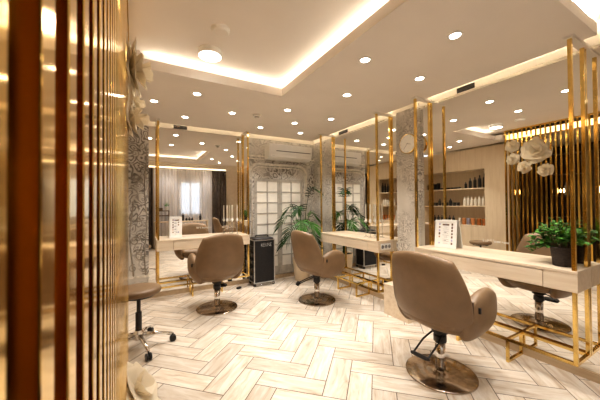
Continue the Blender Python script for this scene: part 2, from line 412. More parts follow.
# ------------------------------------------------------------------ styling desks and gold frames
L_ = 1.2; D_ = .255
def make_desk(label, loc, rz, outlets=False):
    t = thing('styling_desk', label, 'desk', loc, rz, 'styling desks')
    b = NB(); box(b, 0, L_, -D_, -.008, .738, .76)
    obj('tabletop', b, 'ash', t, bevel=.003)
    b = NB(); box(b, .002, .190, -D_+.003, -.008, .622, .7385); box(b, L_-.176, L_-.002, -D_+.003, -.008, .622, .7385)
    box(b, .190, L_-.176, -D_+.03, -.008, .622, .7385)
    obj('desk_case', b, 'ash', t, bevel=.002)
    obj('drawer', B(.193, L_-.179, -D_+.002, -D_+.029, .624, .733), 'ash', t, bevel=.002)
    if outlets:
        b = B(L_-.001, L_+.006, -.215, -.055, .65, .725); pl = obj('outlet_plate', b, 'white', t, bevel=.002)
        for k in range(3):
            c = NB(); y = -.19+.055*k
            lathe(c, [(.020, 0), (.020, .002), (.015, .002), (.014, -.001)], n=18); c.transform(Matrix.Translation((L_+.006, y, .688)) @ Matrix.Rotation(PI/2, 4, 'Y'))
            box(c, L_+.0058, L_+.0075, y-.006, y-.003, .684, .692); box(c, L_+.0058, L_+.0075, y+.003, y+.006, .684, .692)
            obj('socket', c, 'ink', pl)
    return t
def make_frame(label, loc, rz):
    t = thing('gold_pole_frame', label, 'frame', loc, rz, 'gold pole frames around the desks')
    h = .011; zt, zr = 2.246, .159
    for x in (.02, L_-.02):
        for y in (-.240, -.022):
            obj('pole', B(x-h, x+h, y-h, y+h, zr, zt), 'gold', t, bevel=.002)
        obj('ceiling_bar', B(x-.024, x+.024, -.27, 0, zt-.002, zt+.024), 'white_bar', t, bevel=.002)
        obj('cross_rail', B(x-h*.9, x+h*.9, -.229, -.033, zr, zr+.020), 'gold', t)
    for y in (-.240, -.022): obj('long_rail', B(.031, L_-.031, y-h*.9, y+h*.9, zr, zr+.020), 'gold', t)
    for x in (.42, .80):
        b = NB(); g = .009
        box(b, x-g, x+g, -.240-g, -.240+g, 0, zr); box(b, x-g, x+g, -.231, -.019, 0, .018); box(b, x-g, x+g, -.229, -.033, zr, zr+.018)
        box(b, x-g, x+g, -.037, -.019, .018, zr)
        obj('foot_loop', b, 'gold', t)
    return t
DK = [('pale ash styling desk on the back wall, behind the leftmost taupe chair', (-2.468, 0, 0), 0, False),
      ('pale ash styling desk with white socket panel on its right end', (0, -.556, 0), -PI/2, True),
      ('nearest pale ash styling desk, carrying the potted green herb', (0, -2.245, 0), -PI/2, False)]
FK = ['gold pole frame with footrest around the desk on the back wall', 'gold pole frame with footrest around the desk with the socket panel', 'gold pole frame with footrest nearest the camera, right of the closest chair']
for (lb, loc, rz, ol), fl in zip(DK, FK):
    make_desk(lb, loc, rz, ol); make_frame(fl, loc, rz)

# wooden box under the clock column
t = thing('column_plinth', 'pale wooden plinth box at the foot of the clock column', 'plinth', (-.2, -2.06, 0))
obj('case', B(-.331, -.076, -2.225, -1.905, 0, .31), 'ash', t, world=True, bevel=.003)
obj('lid', B(-.333, -.076, -2.227, -1.903, .31, .327), 'ash', t, world=True, bevel=.003)

# ------------------------------------------------------------------ salon chairs
def make_chair(label, loc, rz):
    t = thing('salon_chair', label, 'chair', loc, rz, 'taupe hydraulic salon chairs')
    def back(s, v):
        W = .276-.018*v-.016*v*v
        if v < -.35: W *= 1-.10*((-.35-v)/.65)**2
        y = -.235-.050*v+.110*s*s*(1-.25*max(0, v))
        if v < -.30: y += .20*((-.30-v)/.70)**2
        return (s*W, y, .598+.288*v)
    b = pad(NB(), back, .085, 16, .27, 5)
    bk = obj('backrest', b, 'leather', t, smooth=True, sub=1)
    for sg in (-1, 1):
        def arm(s, v, sg=sg):
            y = .060+.205*s; z = .482+.168*v-.02*s*s+.008*s
            x = .228+.030*(1-s*s)-.01*max(0, s)-.10*max(0, -v)**2
            return (sg*x, y, z)
        ar = obj('armrest', pad(NB(), arm, .095, 14, .46, 4), 'leather', t, smooth=True, sub=1)
        sm = NB(); tube(sm, [(sg*(.272-.008*(k/3)**2), -.105+.010*k*k/9, .50+.030*k) for k in range(-3, 4)], .004, 6)
        obj('seam', sm, 'leather_seam', ar)
        obj('side_tab', B(min(sg*.288, sg*.301), max(sg*.288, sg*.301), -.080, -.068, .525, .56), 'black', ar, bevel=.002)
    def seat(s, v): return (.235*s, .03+.25*v, .435-.03*(s*s)*0-.012*v*v)
    obj('seat', pad(NB(), seat, .14, 12, .35, 4), 'leather', t, smooth=True, sub=1)
    def under(s, v): return (.205*s, .045+.215*v, .372+.045*(s*s+v*v)/2)
    obj('seat_shell', pad(NB(), under, .08, 10, .42, 4), 'leather', t, smooth=True, sub=1)
    obj('collar', lathe(NB(), [(.030, .225), (.043, .228), (.043, .268), (.036, .275), (.036, .285), (.055, .292), (.055, .322), (.03, .326)]), 'black', t, smooth=False)
    obj('column', lathe(NB(), [(.033, .014), (.033, .232)], n=28), 'chrome', t, smooth=True)
    bs = obj('base', lathe(NB(), [(.226, 0), (.230, .003), (.230, .009), (.224, .013), (.10, .018), (.045, .022), (.034, .030)], n=64), 'brass_dark', t)
    for p in bs.data.polygons: p.use_smooth = abs(p.normal.z) > .5 and len(p.vertices) < 10
    pd = NB()
    for x in (-.052, .052): tube(pd, [(x*.7, -.03, .292), (x, -.12, .255), (x, -.235, .195)], .006, 8)
    tube(pd, [(-.062, -.235, .193), (.062, -.235, .193)], .008, 8)
    pp = obj('pump_pedal', pd, 'black', t)
    obj('pedal_grip', pad(NB(), lambda s, v: (.068*s, -.238+.024*v, .194-.012*v), .026, 8, .3, 6), 'black', pp, smooth=True)
    return t
ch = make_chair('taupe leather salon chair closest to the camera, seen from behind', (-.80, -2.872, 0), R(-86))
c2 = dup(ch, (-.733, -1.186, -.0), R(-86), 'taupe leather salon chair in the middle, in front of the palm planter')
c1 = dup(ch, (-1.868, -.812, 0), R(4), 'leftmost taupe leather salon chair, pulled up to the desk on the back wall')

for root, a in ((c2, -44), (c1, 150)):       # the pump pedals point different ways under the swivelling seats
    for q in root.children:
        if q.name.startswith('pump_pedal'): q.rotation_euler.z = R(a)

# ------------------------------------------------------------------ rolling stool
t = thing('rolling_stool', 'low round taupe stool on five castors beside the gold slat screen', 'stool', (-2.65, -1.38, 0))
st = NB(); lathe(st, [(.02, .452), (.150, .452), (.166, .460), (.172, .476), (.170, .492), (.158, .503), (.12, .509), (.02, .511)], n=40)
obj('seat', st, 'leather', t, smooth=True)
rg = NB(); tube(rg, [(.115*math.cos(2*PI*k/28), .115*math.sin(2*PI*k/28), .437) for k in range(28)], .006, 6, closed=True)
for a in (0, 2.1, 4.2): tube(rg, [(.02*math.cos(a), .02*math.sin(a), .44), (.115*math.cos(a), .115*math.sin(a), .437), (.13*math.cos(a), .13*math.sin(a), .453)], .005, 6)
obj('height_lever_ring', rg, 'black', t, smooth=True)
obj('gas_column', lathe(NB(), [(.024, .09), (.024, .30), (.015, .302), (.015, .453)], n=20), 'black', t)
obj('hub', lathe(NB(), [(.035, .075), (.042, .085), (.042, .125), (.026, .15)], n=20), 'chrome', t)
for k in range(5):
    a = R(-3+72*k); ca, sa = math.cos(a), math.sin(a)
    lg = NB(); tube(lg, [(.03*ca, .03*sa, .108), (.14*ca, .14*sa, .098), (.255*ca, .255*sa, .068)], .019, 8, taper=.62)
    leg = obj('leg', lg, 'chrome', t, smooth=True)
    cb = NB()
    for s in (-1, 1):
        c = NB(); lathe(c, [(.008, -.008), (.024, -.008), (.027, -.004), (.027, .004), (.024, .008), (.008, .008)], n=18)
        c.transform(Matrix.Translation((.262*ca-s*.013*sa, .262*sa+s*.013*ca, .027)) @ Matrix.Rotation(a, 4, 'Z') @ Matrix.Rotation(PI/2, 4, 'X'))
        me = bpy.data.meshes.new('wheel_work'); c.to_mesh(me); c.free(); cb.from_mesh(me); bpy.data.meshes.remove(me)
    lathe(cb, [(.007, .03), (.007, .07)], (.262*ca, .262*sa, 0), 8)
    obj('castor', cb, 'black', leg)

# ------------------------------------------------------------------ gold slat screen and its paper flowers
t = thing('slat_screen', 'tall screen of polished gold slats filling the left foreground', 'screen', (-2.74, -3.0, 0))
for k in range(39):
    y = -1.778-.060*k; xr = -2.710+.0194*(-1.77-y)
    obj('slat', B(xr-.030, xr, y, y+.022, .06, UP-.02), 'gold_slat', t, world=True, bevel=.001)
def strip(z0, z1, xa, xb, m, name, bv):
    b = NB(); v = []
    for y in (-1.760, -4.15):
        xr = -2.710+.0194*(-1.77-y)
        v.append([b.verts.new((xr+dx, y, z)) for dx, z in ((xa, z0), (xb, z0), (xb, z1), (xa, z1))])
    b.faces.new(v[0]); b.faces.new(v[1])
    for k in range(4): b.faces.new((v[0][k], v[0][(k+1) % 4], v[1][(k+1) % 4], v[1][k]))
    obj(name, b, m, t, world=True, bevel=bv)
strip(0, .06, -.07, .015, 'white_bar', 'base_rail', .005)
strip(UP-.02, UP-.001, -.034, .004, 'gold_slat', 'top_rail', 0)

def flower(label, c, r, nrm, depth, seed, m='paperwhite', rings=((6, 1.0, .10), (5, .80, .34), (5, .58, .66), (3, .36, 1.1)), name='paper_flower', group='paper flowers on the gold screen'):
    rnd = random.Random(seed)
    n = Vector(nrm).normalized(); u = n.cross(Vector((0, 0, 1))).normalized(); v = n.cross(u)
    C = Vector(c)
    t = thing(name, label, 'paper flower', c, 0, group)
    for ri, (cnt, rad, tilt) in enumerate(rings):
        b = NB()
        for k in range(cnt):
            a = 2*PI*(k+.5*ri)/cnt+rnd.uniform(-.15, .15)
            L = r*rad*rnd.uniform(.9, 1.06); Wd = L*rnd.uniform(.74, .86); tl = tilt+rnd.uniform(-.1, .1)
            rd = u*math.cos(a)+v*math.sin(a); tn = n.cross(rd)
            cr = rnd.uniform(.2, .38)
            def f(s, q, rd=rd, tn=tn, L=L, Wd=Wd, tl=tl, cr=cr, ri=ri):
                q2 = (q+1)/2
                d = L*q2
                curl = depth*(math.sin(tl)*q2*1.25-cr*max(0, q2-.6)**2*3.2*(1-.2*ri))
                ww = Wd*(.35+.65*math.sin(min(1, q2*1.15)*PI/2))*(1+.05*math.sin(9*s+ri))
                return C*0+rd*(d*math.cos(tl*.75))+tn*(s*ww)+n*(.012+max(-.004, curl)+depth*.14*s*s*q2+.004*ri+depth*.03*math.sin(5*s+4*q))
            pad(b, f, .004, 9, .42, 6)
        obj('petal_ring' if ri < len(rings)-1 else 'flower_heart', b, m, t, smooth=True)
    return t
sn = (1, -.05, .08)
flower('largest cream paper flower on the gold screen', (-2.706, -2.19, 2.0), .195, sn, .105, 1)
flower('small cream paper flower topmost at the far end of the gold screen', (-2.712, -1.875, 2.12), .10, sn, .075, 2)
flower('small cream paper flower on the far end slat, below the topmost one', (-2.712, -1.885, 1.90), .095, sn, .075, 3)
flower('small cream paper flower centred below the largest one', (-2.712, -2.04, 1.755), .095, sn, .075, 4)
flower('lowest cream paper flower on the gold screen under the largest one', (-2.712, -2.30, 1.68), .105, sn, .09, 5)
flower('big cream paper flower lying low against the foot of the gold screen', (-2.672, -2.26, .14), .20, (.80, -.15, .55), .08, 9, 'paperwhite',
       ((5, 1.0, .25), (5, .72, .6), (4, .42, .95)), group='paper flower on the floor')

# ------------------------------------------------------------------ black trolley
t = thing('salon_trolley', 'black wheeled salon trolley case with white lettering against the back wall', 'trolley', (-1.055, -.17, 0))
x0, x1, y0, y1 = -.165, .165, -.115, .115
obj('case', B(x0+.008, x1-.008, y0+.006, y1-.006, .055, .665), 'black_tex', t, bevel=.006)
e = NB()
for x in (x0, x1-.014):
    for y in (y0, y1-.014): box(e, x, x+.014, y, y+.014, .045, .675)
for z in (.045, .661):
    for y in (y0, y1-.014): box(e, x0+.014, x1-.014, y, y+.014, z, z+.014)
    for x in (x0, x1-.014): box(e, x, x+.014, y0+.014, y1-.014, z, z+.014)
obj('metal_edging', e, 'alu', t, bevel=.002)
obj('top_tray', pad(NB(), lambda s, v: (.16*s, .112*v, .685), .035, 8, .12, 10), 'black', t, smooth=True)
h = NB(); tube(h, [(-.10, 0, .69), (-.10, 0, .722), (-.085, 0, .732), (.085, 0, .732), (.10, 0, .722), (.10, 0, .69)], .009, 8)
obj('carry_handle', h, 'black', t, smooth=True)
for k in range(5): obj('side_drawer', B(x0-.020, x0+.004, y0+.02, y1-.02, .12+.105*k, .165+.105*k), 'black', t, bevel=.003)
lt = text_bm('KEUNE', .058, .0008); lt.transform(Matrix.Diagonal((.95, 1.35, 1, 1))); lt.transform(Matrix.Translation((.030, y0-.0005+.006, .595)) @ Matrix.Rotation(PI/2, 4, 'X'))
obj('lettering', lt, 'white', t)
sk = NB(); tube(sk, [(-.15, y0-.012, .040), (-.135, y0-.02, .034), (.135, y0-.02, .034), (.15, y0-.012, .040)], .006, 6)
obj('bumper_rail', sk, 'chrome', t, smooth=True)
for sx in (-1, 1):
    for sy in (-1, 1):
        c = NB(); lathe(c, [(.006, -.009), (.020, -.009), (.022, 0), (.020, .009), (.006, .009)], n=16)
        c.transform(Matrix.Translation((sx*.145, sy*.095, .022)) @ Matrix.Rotation(PI/2, 4, 'X'))
        box(c, sx*.145-.012, sx*.145+.012, sy*.095-.014, sy*.095+.014, .036, .05)
        obj('castor', c, 'black', t)

# ------------------------------------------------------------------ palm in its planter
t = thing('potted_palm', 'tall kentia palm in a cream planter in the corner behind the middle chair', 'plant', (-.43, -.30, 0))
pt = NB(); lathe(pt, [(.105, 0), (.112, .004), (.150, .33), (.152, .345), (.140, .345), (.136, .325)], n=36)
obj('planter', pt, 'planter', t, smooth=True)
obj('soil', lathe(NB(), [(.137, .318), (.137, .326)], n=30), 'soil', t)
rnd = random.Random(4)
def frond(base, az, length, rise, droop, m, nleaf=18, wl=.25):
    b = NB(); pts = []
    for k in range(15):
        q = k/14
        r = length*(.12*q+.88*q**1.6)*.75; z = base[2]+rise*math.sin(min(1, q*1.05)*PI*.55)-droop*max(0, q-.45)**2*2.6
        pts.append(Vector((base[0]+r*math.cos(az), base[1]+r*math.sin(az), z)))
    tube(b, pts, .007, 5, taper=.3)
    for i in range(nleaf):
        q = .58+.42*i/(nleaf-1); f = q*14; k = min(13, int(f)); p = pts[k].lerp(pts[k+1], f-k); d = (pts[k+1]-pts[k]).normalized()
        sd = d.cross(Vector((0, 0, 1))).normalized(); up = sd.cross(d)
        ll = wl*(1-.55*abs((q-.80)/.3)**1.8)*rnd.uniform(.9, 1.08)
        for s in (-1, 1):
            dr = (sd*s*(.95-.9*max(0, q-.62)*1.6)+d*(.35+1.6*max(0, q-.62))+up*.25).normalized()
            prev = None; w0 = .0092
            nrm = dr.cross(d).normalized(); wv = nrm.cross(dr).normalized()
            for j in range(5):
                w = j/4; c = p+dr*ll*w-Vector((0, 0, 1))*ll*.34*w*w; hw = w0*math.sin(PI*(.12+.86*w))
                a1, a2 = b.verts.new(c+wv*hw), b.verts.new(c-wv*hw)
                if prev: b.faces.new((prev[0], prev[1], a2, a1))
                prev = (a1, a2)
    lx, ly = .40, .27
    for v in b.verts:
        v.co.x = min(v.co.x, lx); v.co.y = min(v.co.y, ly)
    return b
FR = [(5.3, .30, 1.08, .06, 'leaf'), (3.25, .62, .74, .30, 'leaf'), (3.6, .58, .60, .34, 'leaf'), (4.2, .50, .66, .22, 'leaf_bright'), (4.9, .42, .62, .20, 'leaf_bright'),
      (5.6, .36, .58, .22, 'leaf'), (2.9, .36, .84, .16, 'leaf'), (3.05, .48, .42, .24, 'leaf'), (4.6, .38, .42, .22, 'leaf'), (3.9, .30, .84, .14, 'leaf'), (6.0, .34, .74, .16, 'leaf_bright'), (5.2, .42, .46, .24, 'leaf')]
for i, (az, ln, rs, dr, m) in enumerate(FR):
    obj('frond', frond((.02*math.cos(az), .02*math.sin(az), .32), az, ln*(.84 if i else 1), rs*1.06, dr, m, 11, .185 if i else .19), m, t)
st = NB()
for k in range(5):
    a = k*1.3; tube(st, [(.03*math.cos(a), .03*math.sin(a), .32), (.022*math.cos(a), .022*math.sin(a), .5), (.05*math.cos(a), .05*math.sin(a), .66)], .011, 6, taper=.6)
obj('stem', st, 'stem', t, smooth=True)

# ------------------------------------------------------------------ herb on the nearest desk
t = thing('potted_herb', 'bushy green herb in a dark woven pot on the nearest desk', 'plant', (-.115, -3.335, .76))
pt = NB(); lathe(pt, [(.052, 0), (.056, .003), (.060, .04), (.068, .118), (.071, .122), (.071, .132), (.062, .132), (.060, .115)], n=28)
obj('pot', pt, 'basket', t, smooth=True); obj('soil', lathe(NB(), [(.060, .108), (.060, .114)], n=20), 'soil', t)
rnd = random.Random(12); fol = NB(); sm = NB()
for k in range(46):
    a = rnd.uniform(0, 2*PI); el = rnd.uniform(.05, 1)
    tip = Vector((.115*math.cos(a)*math.sqrt(1-el*el*.8)*.92-.0, .025+.145*math.sin(a)*math.sqrt(1-el*el*.8), .13+.20*el*rnd.uniform(.65, 1.05)))
    if k % 6 == 0: tip = Vector((-.02+rnd.uniform(-.03, .03), .15+rnd.uniform(0, .05), .10+rnd.uniform(-.03, .08)))
    tip.x = min(tip.x, .095)
    p0 = Vector((.03*math.cos(a), .03*math.sin(a), .112)); mid = p0.lerp(tip, .55)+Vector((0, 0, .03))
    tube(sm, [p0, mid, tip], .0018, 4)
    for j in range(11):
        q = .35+.65*j/10; p = (p0.lerp(mid, q/.55) if q < .55 else mid.lerp(tip, (q-.55)/.45))
        dr = Vector((rnd.uniform(-1, 1), rnd.uniform(-1, 1), rnd.uniform(-.3, .8))).normalized(); sd = dr.cross(Vector((rnd.uniform(-.4, .4), rnd.uniform(-.4, .4), 1))).normalized()
        l = rnd.uniform(.028, .044); w = l*.36
        vs = [fol.verts.new(p+dr*l*q1+sd*w*q2+Vector((0, 0, z1))) for q1, q2, z1 in ((0, 0, 0), (.4, 1, .002), (1, 0, -.006), (.4, -1, .002))]
        fol.faces.new(vs)
obj('foliage', fol, 'herb', t); obj('stem', sm, 'stem', t)

# ------------------------------------------------------------------ leaning menu frames
def menu_frame(label, loc, rotz, w, h, lean):
    t = thing('picture_frame', label, 'frame', loc, rotz)
    rot = Matrix.Rotation(-lean, 4, 'X')
    b = NB(); fw = .024
    box(b, -w/2, -w/2+fw, -.006, .006, 0, h); box(b, w/2-fw, w/2, -.006, .006, 0, h); box(b, -w/2+fw, w/2-fw, -.006, .006, 0, fw); box(b, -w/2+fw, w/2-fw, -.006, .006, h-fw, h)
    b.transform(rot); fr = obj('frame', b, 'white', t, bevel=.002)
    b = B(-w/2+fw, w/2-fw, -.001, .005, fw, h-fw); b.transform(rot); cd = obj('card', b, 'card', t)
    rn = random.Random(int(w*1000)); pa, pb, pc, ink = NB(), NB(), NB(), NB()
    iw, ih = w/2-fw, h-2*fw
    def patch(x, z, a, c): box(rn.choice((pa, pa, pa, pb, pb, pc)), x-a, x+a, -.0022, -.0008, z-c, z+c)
    for k in range(7):
        z = fw+ih*(.10+.82*k/6)
        if rn.random() < .8: patch(-iw+.018, z, .007, rn.uniform(.006, .012))
        if rn.random() < .8: patch(iw-.018, z, .007, rn.uniform(.006, .012))
    for k in range(4):
        x = -iw+.03+(2*iw-.06)*k/3
        if rn.random() < .85: patch(x, h-fw-.022, rn.uniform(.008, .018), .007)
    for k in range(9):
        z = fw+ih*(.10+.70*k/8); a = rn.uniform(.25, .5)*iw
        box(ink, -a*.8, a*.8, -.0018, -.0008, z-.0011, z+.0011)
        if k % 2: box(ink, -.004+rn.uniform(-.03, .03), .006, -.0018, -.0008, z+.006, z+.011)
    for bm, m, nm in ((pa, 'photo_a', 'dark_photos'), (pb, 'photo_b', 'tan_photos'), (pc, 'photo_c', 'lilac_photos'), (ink, 'ink', 'printed_lines')):
        bm.transform(rot)
        if len(bm.verts): obj(nm, bm, m, cd)
        else: bm.free()
    st_ = B(-.02, .02, .004, .009, 0, h*.55); st_.transform(Matrix.Translation((0, h*.19, 0)) @ Matrix.Rotation(lean*.6, 4, 'X')); obj('back_stand', st_, 'card', t)
    return t
menu_frame('white framed price card leaning on the desk on the back wall', (-2.24, -.135, .76), R(-8), .15, .285, R(12))
menu_frame('white framed price card leaning at the left end of the nearest desk', (-.078, -2.455, .76), R(-80), .200, .272, R(8))

# ------------------------------------------------------------------ candlesticks
def make_candle(label, loc, h=.43):
    t = thing('candlestick', label, 'candlestick', loc, 0, 'glass candlesticks at the desk ends')
    obj('glass_foot', lathe(NB(), [(.030, 0), (.032, .003), (.012, .010), (.005, .020)], n=20), 'glass', t, smooth=True)
    obj('glass_stem', lathe(NB(), [(.0055, .012), (.0055, .19)], n=10), 'glass', t, smooth=True)
    obj('glass_bulb', lathe(NB(), [(.006, .185), (.015, .195), (.020, .208), (.015, .221), (.010, .228), (.013, .236), (.008, .236)], n=18), 'card', t, smooth=True)
    obj('candle', lathe(NB(), [(.0085, .23), (.0075, h-.012), (.002, h)], n=12), 'candle', t, smooth=True)
    return t
cn = make_candle('ivory taper in glass holder, leftmost of three on the desk with sockets', (-.085, -1.375, .76))
dup(cn, (-.085, -1.455, .76), 0, 'ivory taper in glass holder, middle of three on the desk with sockets')
dup(cn, (-.06, -1.53, .76), 0, 'ivory taper in glass holder, rightmost of three on the desk with sockets')
dup(cn, (-1.555, -.10, .76), 0, 'ivory taper in a glass holder, leftmost of three on the desk on the back wall')
dup(cn, (-1.475, -.07, .76), 0, 'ivory taper in a glass holder, middle of three on the desk on the back wall')
dup(cn, (-1.415, -.12, .76), 0, 'ivory taper in a glass holder, rightmost of three on the desk on the back wall')

# ------------------------------------------------------------------ clock, air conditioner, detectors, vents, lights
t = thing('wall_clock', 'round ivory wall clock with gold rim on the grey column', 'clock', (-.076, -2.055, 1.847))
def facing_left(bm): bm.transform(Matrix.Rotation(-PI/2, 4, 'Y')); return bm
obj('rim', facing_left(lathe(NB(), [(.100, 0), (.107, .004), (.107, .030), (.103, .033), (.100, .030), (.100, .02)], n=48, cap=False)), 'gold', t)
obj('dial', facing_left(lathe(NB(), [(.1005, .002), (.1005, .029)], n=48)), 'clock_face', t)
for ang, ln, w in ((R(105), .045, .0035), (R(222), .075, .0028)):
    hb = B(-.031, -.030, -w/2, w/2, -.01, ln); hb.transform(Matrix.Rotation(0, 4, 'X')); hb.transform(Matrix.Rotation(ang, 4, 'X')); obj('hand', hb, 'ink', t)
b = NB()
for k in range(12):
    m_ = B(-.0298, -.0292, -.0015, .0015, .082, .092); m_.transform(Matrix.Rotation(2*PI*k/12, 4, 'X')); me = bpy.data.meshes.new('w'); m_.to_mesh(me); m_.free(); b.from_mesh(me); bpy.data.meshes.remove(me)
obj('hour_marks', b, 'ink', t)

t = thing('air_conditioner', 'white split air conditioner high on the back wall above the panelled door', 'air conditioner', (-.55, 0, 1.9))
b = NB(); x0, x1 = -.385, .385
pr = [(-.005, .005), (-.13, .0), (-.185, .035), (-.20, .09), (-.20, .215), (-.185, .235), (-.005, .235)]
va = [b.verts.new((x0, y, z)) for y, z in pr]; vb = [b.verts.new((x1, y, z)) for y, z in pr]
b.faces.new(va); b.faces.new(vb)
for k in range(len(pr)): b.faces.new((va[k], va[(k+1) % len(pr)], vb[(k+1) % len(pr)], vb[k]))
obj('housing', b, 'white', t, bevel=.006)
obj('air_slot', B(x0+.12, x1-.03, -.206, -.195, .118, .128), 'grille', t)
obj('lower_flap', B(x0+.02, x1-.02, -.2035, -.19, .028, .068), 'white', t, bevel=.003)
obj('front_panel', B(x0+.006, x1-.006, -.2035, -.19, .074, .228), 'white', t, bevel=.003)
obj('display_light', B(x0+.05, x0+.09, -.205, -.2, .04, .05), 'alu', t)

def vent(label, loc, rz, w=.15):
    t = thing('air_vent', label, 'vent', loc, rz, 'dark slot vents above the mirrors')
    f = NB(); box(f, -w/2, w/2, -.010, 0, 0, .006); box(f, -w/2, w/2, -.010, 0, .040, .046); box(f, -w/2, -w/2+.006, -.010, 0, .006, .040); box(f, w/2-.006, w/2, -.010, 0, .006, .040)
    obj('vent_frame', f, 'grille', t); obj('backing', B(-w/2+.004, w/2-.004, -.003, 0, .004, .042), 'gap', t)
    for k in range(2): obj('slat', B(-w/2+.005, w/2-.005, -.011, -.004, .014+.012*k, .018+.012*k), 'grille', t)
    return t
vent('dark slot vent above the mirror on the back wall', (-2.165, -.004, 2.232), 0, .17)
vent('dark slot vent above the mirror left of the clock', (-.004, -.83, 2.242), -PI/2, .2)
vent('dark slot vent above the nearest mirror', (-.004, -2.635, 2.242), -PI/2, .16)

DL = [(-.903, -3.073, 'recessed downlight nearest the camera, upper right'), (-1.194, -2.57, 'recessed downlight just right of the lit ceiling tray edge, middle of the row'),
      (-.571, -2.565, 'recessed downlight above the clock column, left of the nearest vent'), (-.884, -1.985, 'recessed downlight in front of the middle ceiling bars'),
      (-.563, -1.283, 'recessed downlight closest to the vent left of the clock'), (-1.196, -1.321, 'recessed downlight just below the corner of the lit ceiling tray'),
      (-.883, -.914, 'recessed downlight above the right half of the air conditioner, second from the far corner'), (-.557, -.504, 'recessed downlight in the far corner above the air conditioner'),
      (-1.195, -.503, 'recessed downlight above the left end of the air conditioner'),
      (-1.715, -.923, 'recessed downlight left of the ceiling smoke detector'), (-2.166, -1.313, 'recessed downlight directly below the big round lamp'), (-2.517, -.915, 'recessed downlight beside the paper flowers, farthest left'),
      (-2.171, -.508, 'recessed downlight closest to the vent on the back wall'), (-1.15, -3.38, 'recessed downlight behind the ceiling tray, out of the photo on the right')]
DL = DL[:-1]
proto = None
for x, y, lb in DL:
    if proto is None:
        t = thing('ceiling_downlight', lb, 'downlight', (x, y, H), 0, 'recessed ceiling downlights')
        obj('trim_ring', lathe(NB(), [(.031, .0), (.034, -.004), (.046, -.003), (.048, 0), (.031, .001)], n=28), 'white', t, smooth=True)
        obj('lens', lathe(NB(), [(.031, -.0022), (.031, .0)], n=24), 'lamp', t); proto = t
    else: dup(proto, (x, y, H), 0, lb)
EXTRA = [(-1.15, -3.385), (-.45, -3.2), (-2.2, -3.385)]
for x, y in [(a, b) for a, b, _ in DL]+EXTRA:
    ld = bpy.data.lights.new('downlight_and_fill_spot', 'SPOT'); ld.energy = 34; ld.color = (1, .95, .89); ld.spot_size = R(92); ld.spot_blend = .7; ld.shadow_soft_size = .035
    o = bpy.data.objects.new('downlight_and_fill_spot', ld); COL.objects.link(o); o.location = (x, y, H-.012)
for x, lb in ((-2.0, 'left added fill downlight brightening the curtains by the rear window'), (-1.0, 'right added fill downlight brightening the curtains by the rear window')):
    dup(proto, (x, -3.98, UP), 0, lb)  # invented fixture, added with its spot to brighten the curtains
    ld = bpy.data.lights.new('downlight_and_fill_spot', 'SPOT'); ld.energy = 34; ld.color = (1, .97, .95); ld.spot_size = R(120); ld.spot_blend = .8; ld.shadow_soft_size = .035  # added fill light for the curtains
    o = bpy.data.objects.new('downlight_and_fill_spot', ld); COL.objects.link(o); o.location = (x, -3.98, UP-.012)
t = thing('round_ceiling_lamp', 'large round surface-mounted lamp glowing in the ceiling tray', 'lamp', (-2.164, -1.885, UP))
obj('housing', lathe(NB(), [(.088, 0), (.088, -.042), (.082, -.045), (.080, -.040)], n=40), 'white', t)
obj('diffuser', lathe(NB(), [(.081, -.046), (.081, -.030)], n=40), 'lamp_big', t)
ld = bpy.data.lights.new('round_lamp_light', 'SPOT'); ld.energy = 30; ld.color = (1, .92, .80); ld.spot_size = R(150); ld.spot_blend = 1.0; ld.shadow_soft_size = .08
o = bpy.data.objects.new('round_lamp_light', ld); COL.objects.link(o); o.location = (-2.164, -1.885, UP-.055)
t = thing('ceiling_sensor', 'flat round beige sensor disc on the ceiling behind the big lamp', 'sensor', (-2.16, -2.20, UP))
obj('body', lathe(NB(), [(.060, 0), (.060, -.022), (.052, -.030), (.01, -.031)], n=32), 'white_bar', t, smooth=False)
obj('centre_disc', lathe(NB(), [(.040, -.0315), (.040, -.030)], n=28), 'ceiling', t)
t = thing('smoke_detector', 'small white smoke detector on the ceiling among the downlights', 'smoke detector', (-1.434, -.985, H))
obj('body', lathe(NB(), [(.048, 0), (.048, -.014), (.042, -.020)], n=28), 'white', t); obj('sensor_cage', lathe(NB(), [(.026, -.020), (.024, -.038), (.016, -.042)], n=20), 'white_bar', t)
obj('dark_slots', lathe(NB(), [(.0265, -.024), (.0262, -.030)], n=20), 'grille', t)

# small plug adapter on the floor
t = thing('power_adapter', 'small black power adapter on the floor between desk and trolley', 'adapter', (-1.43, -.235, 0), R(25))
obj('body', B(-.032, .032, -.02, .02, 0, .028), 'black', t, bevel=.005); obj('prong', B(.030, .048, -.008, .008, .010, .018), 'alu', t)

# ------------------------------------------------------------------ product wall (seen in the nearest mirror)
NY0, NY1, NZ0, NZ1 = -1.33, -.06, .757, 1.83
t = thing('shelf_wall_unit', 'honey wood wall cabinet with open product shelves, reflected in the nearest mirror', 'cabinet', (XL, -.9, 0))
XB = XL-.35
b = NB()
box(b, XB, XL, -1.75, NY0, 0, 2.23); box(b, XB, XL, NY1, -.001, 0, 2.23); box(b, XB, XL, NY0, NY1, NZ1, 2.23); box(b, XB, XB+.02, NY0, NY1, .03, NZ1)
obj('surround', b, 'ash_v', t, world=True)
obj('counter', B(XB+.02, XL, NY0, NY1, NZ0-.02, NZ0), 'ash_v', t, world=True)
for z in (1.13, 1.475): obj('shelf', B(XB+.02, XL-.004, NY0, NY1, z-.018, z), 'ash_v', t, world=True)
for k in range(5):
    y0 = NY0+(NY1-NY0)*k/5
    obj('door', B(XL-.02, XL-.002, y0+.002, y0+(NY1-NY0)/5-.002, .06, NZ0-.023), 'ash_v', t, world=True)
obj('carcass', B(XB+.02, XL-.022, NY0+.002, NY1-.002, .03, NZ0-.021), 'gap', t, world=True)

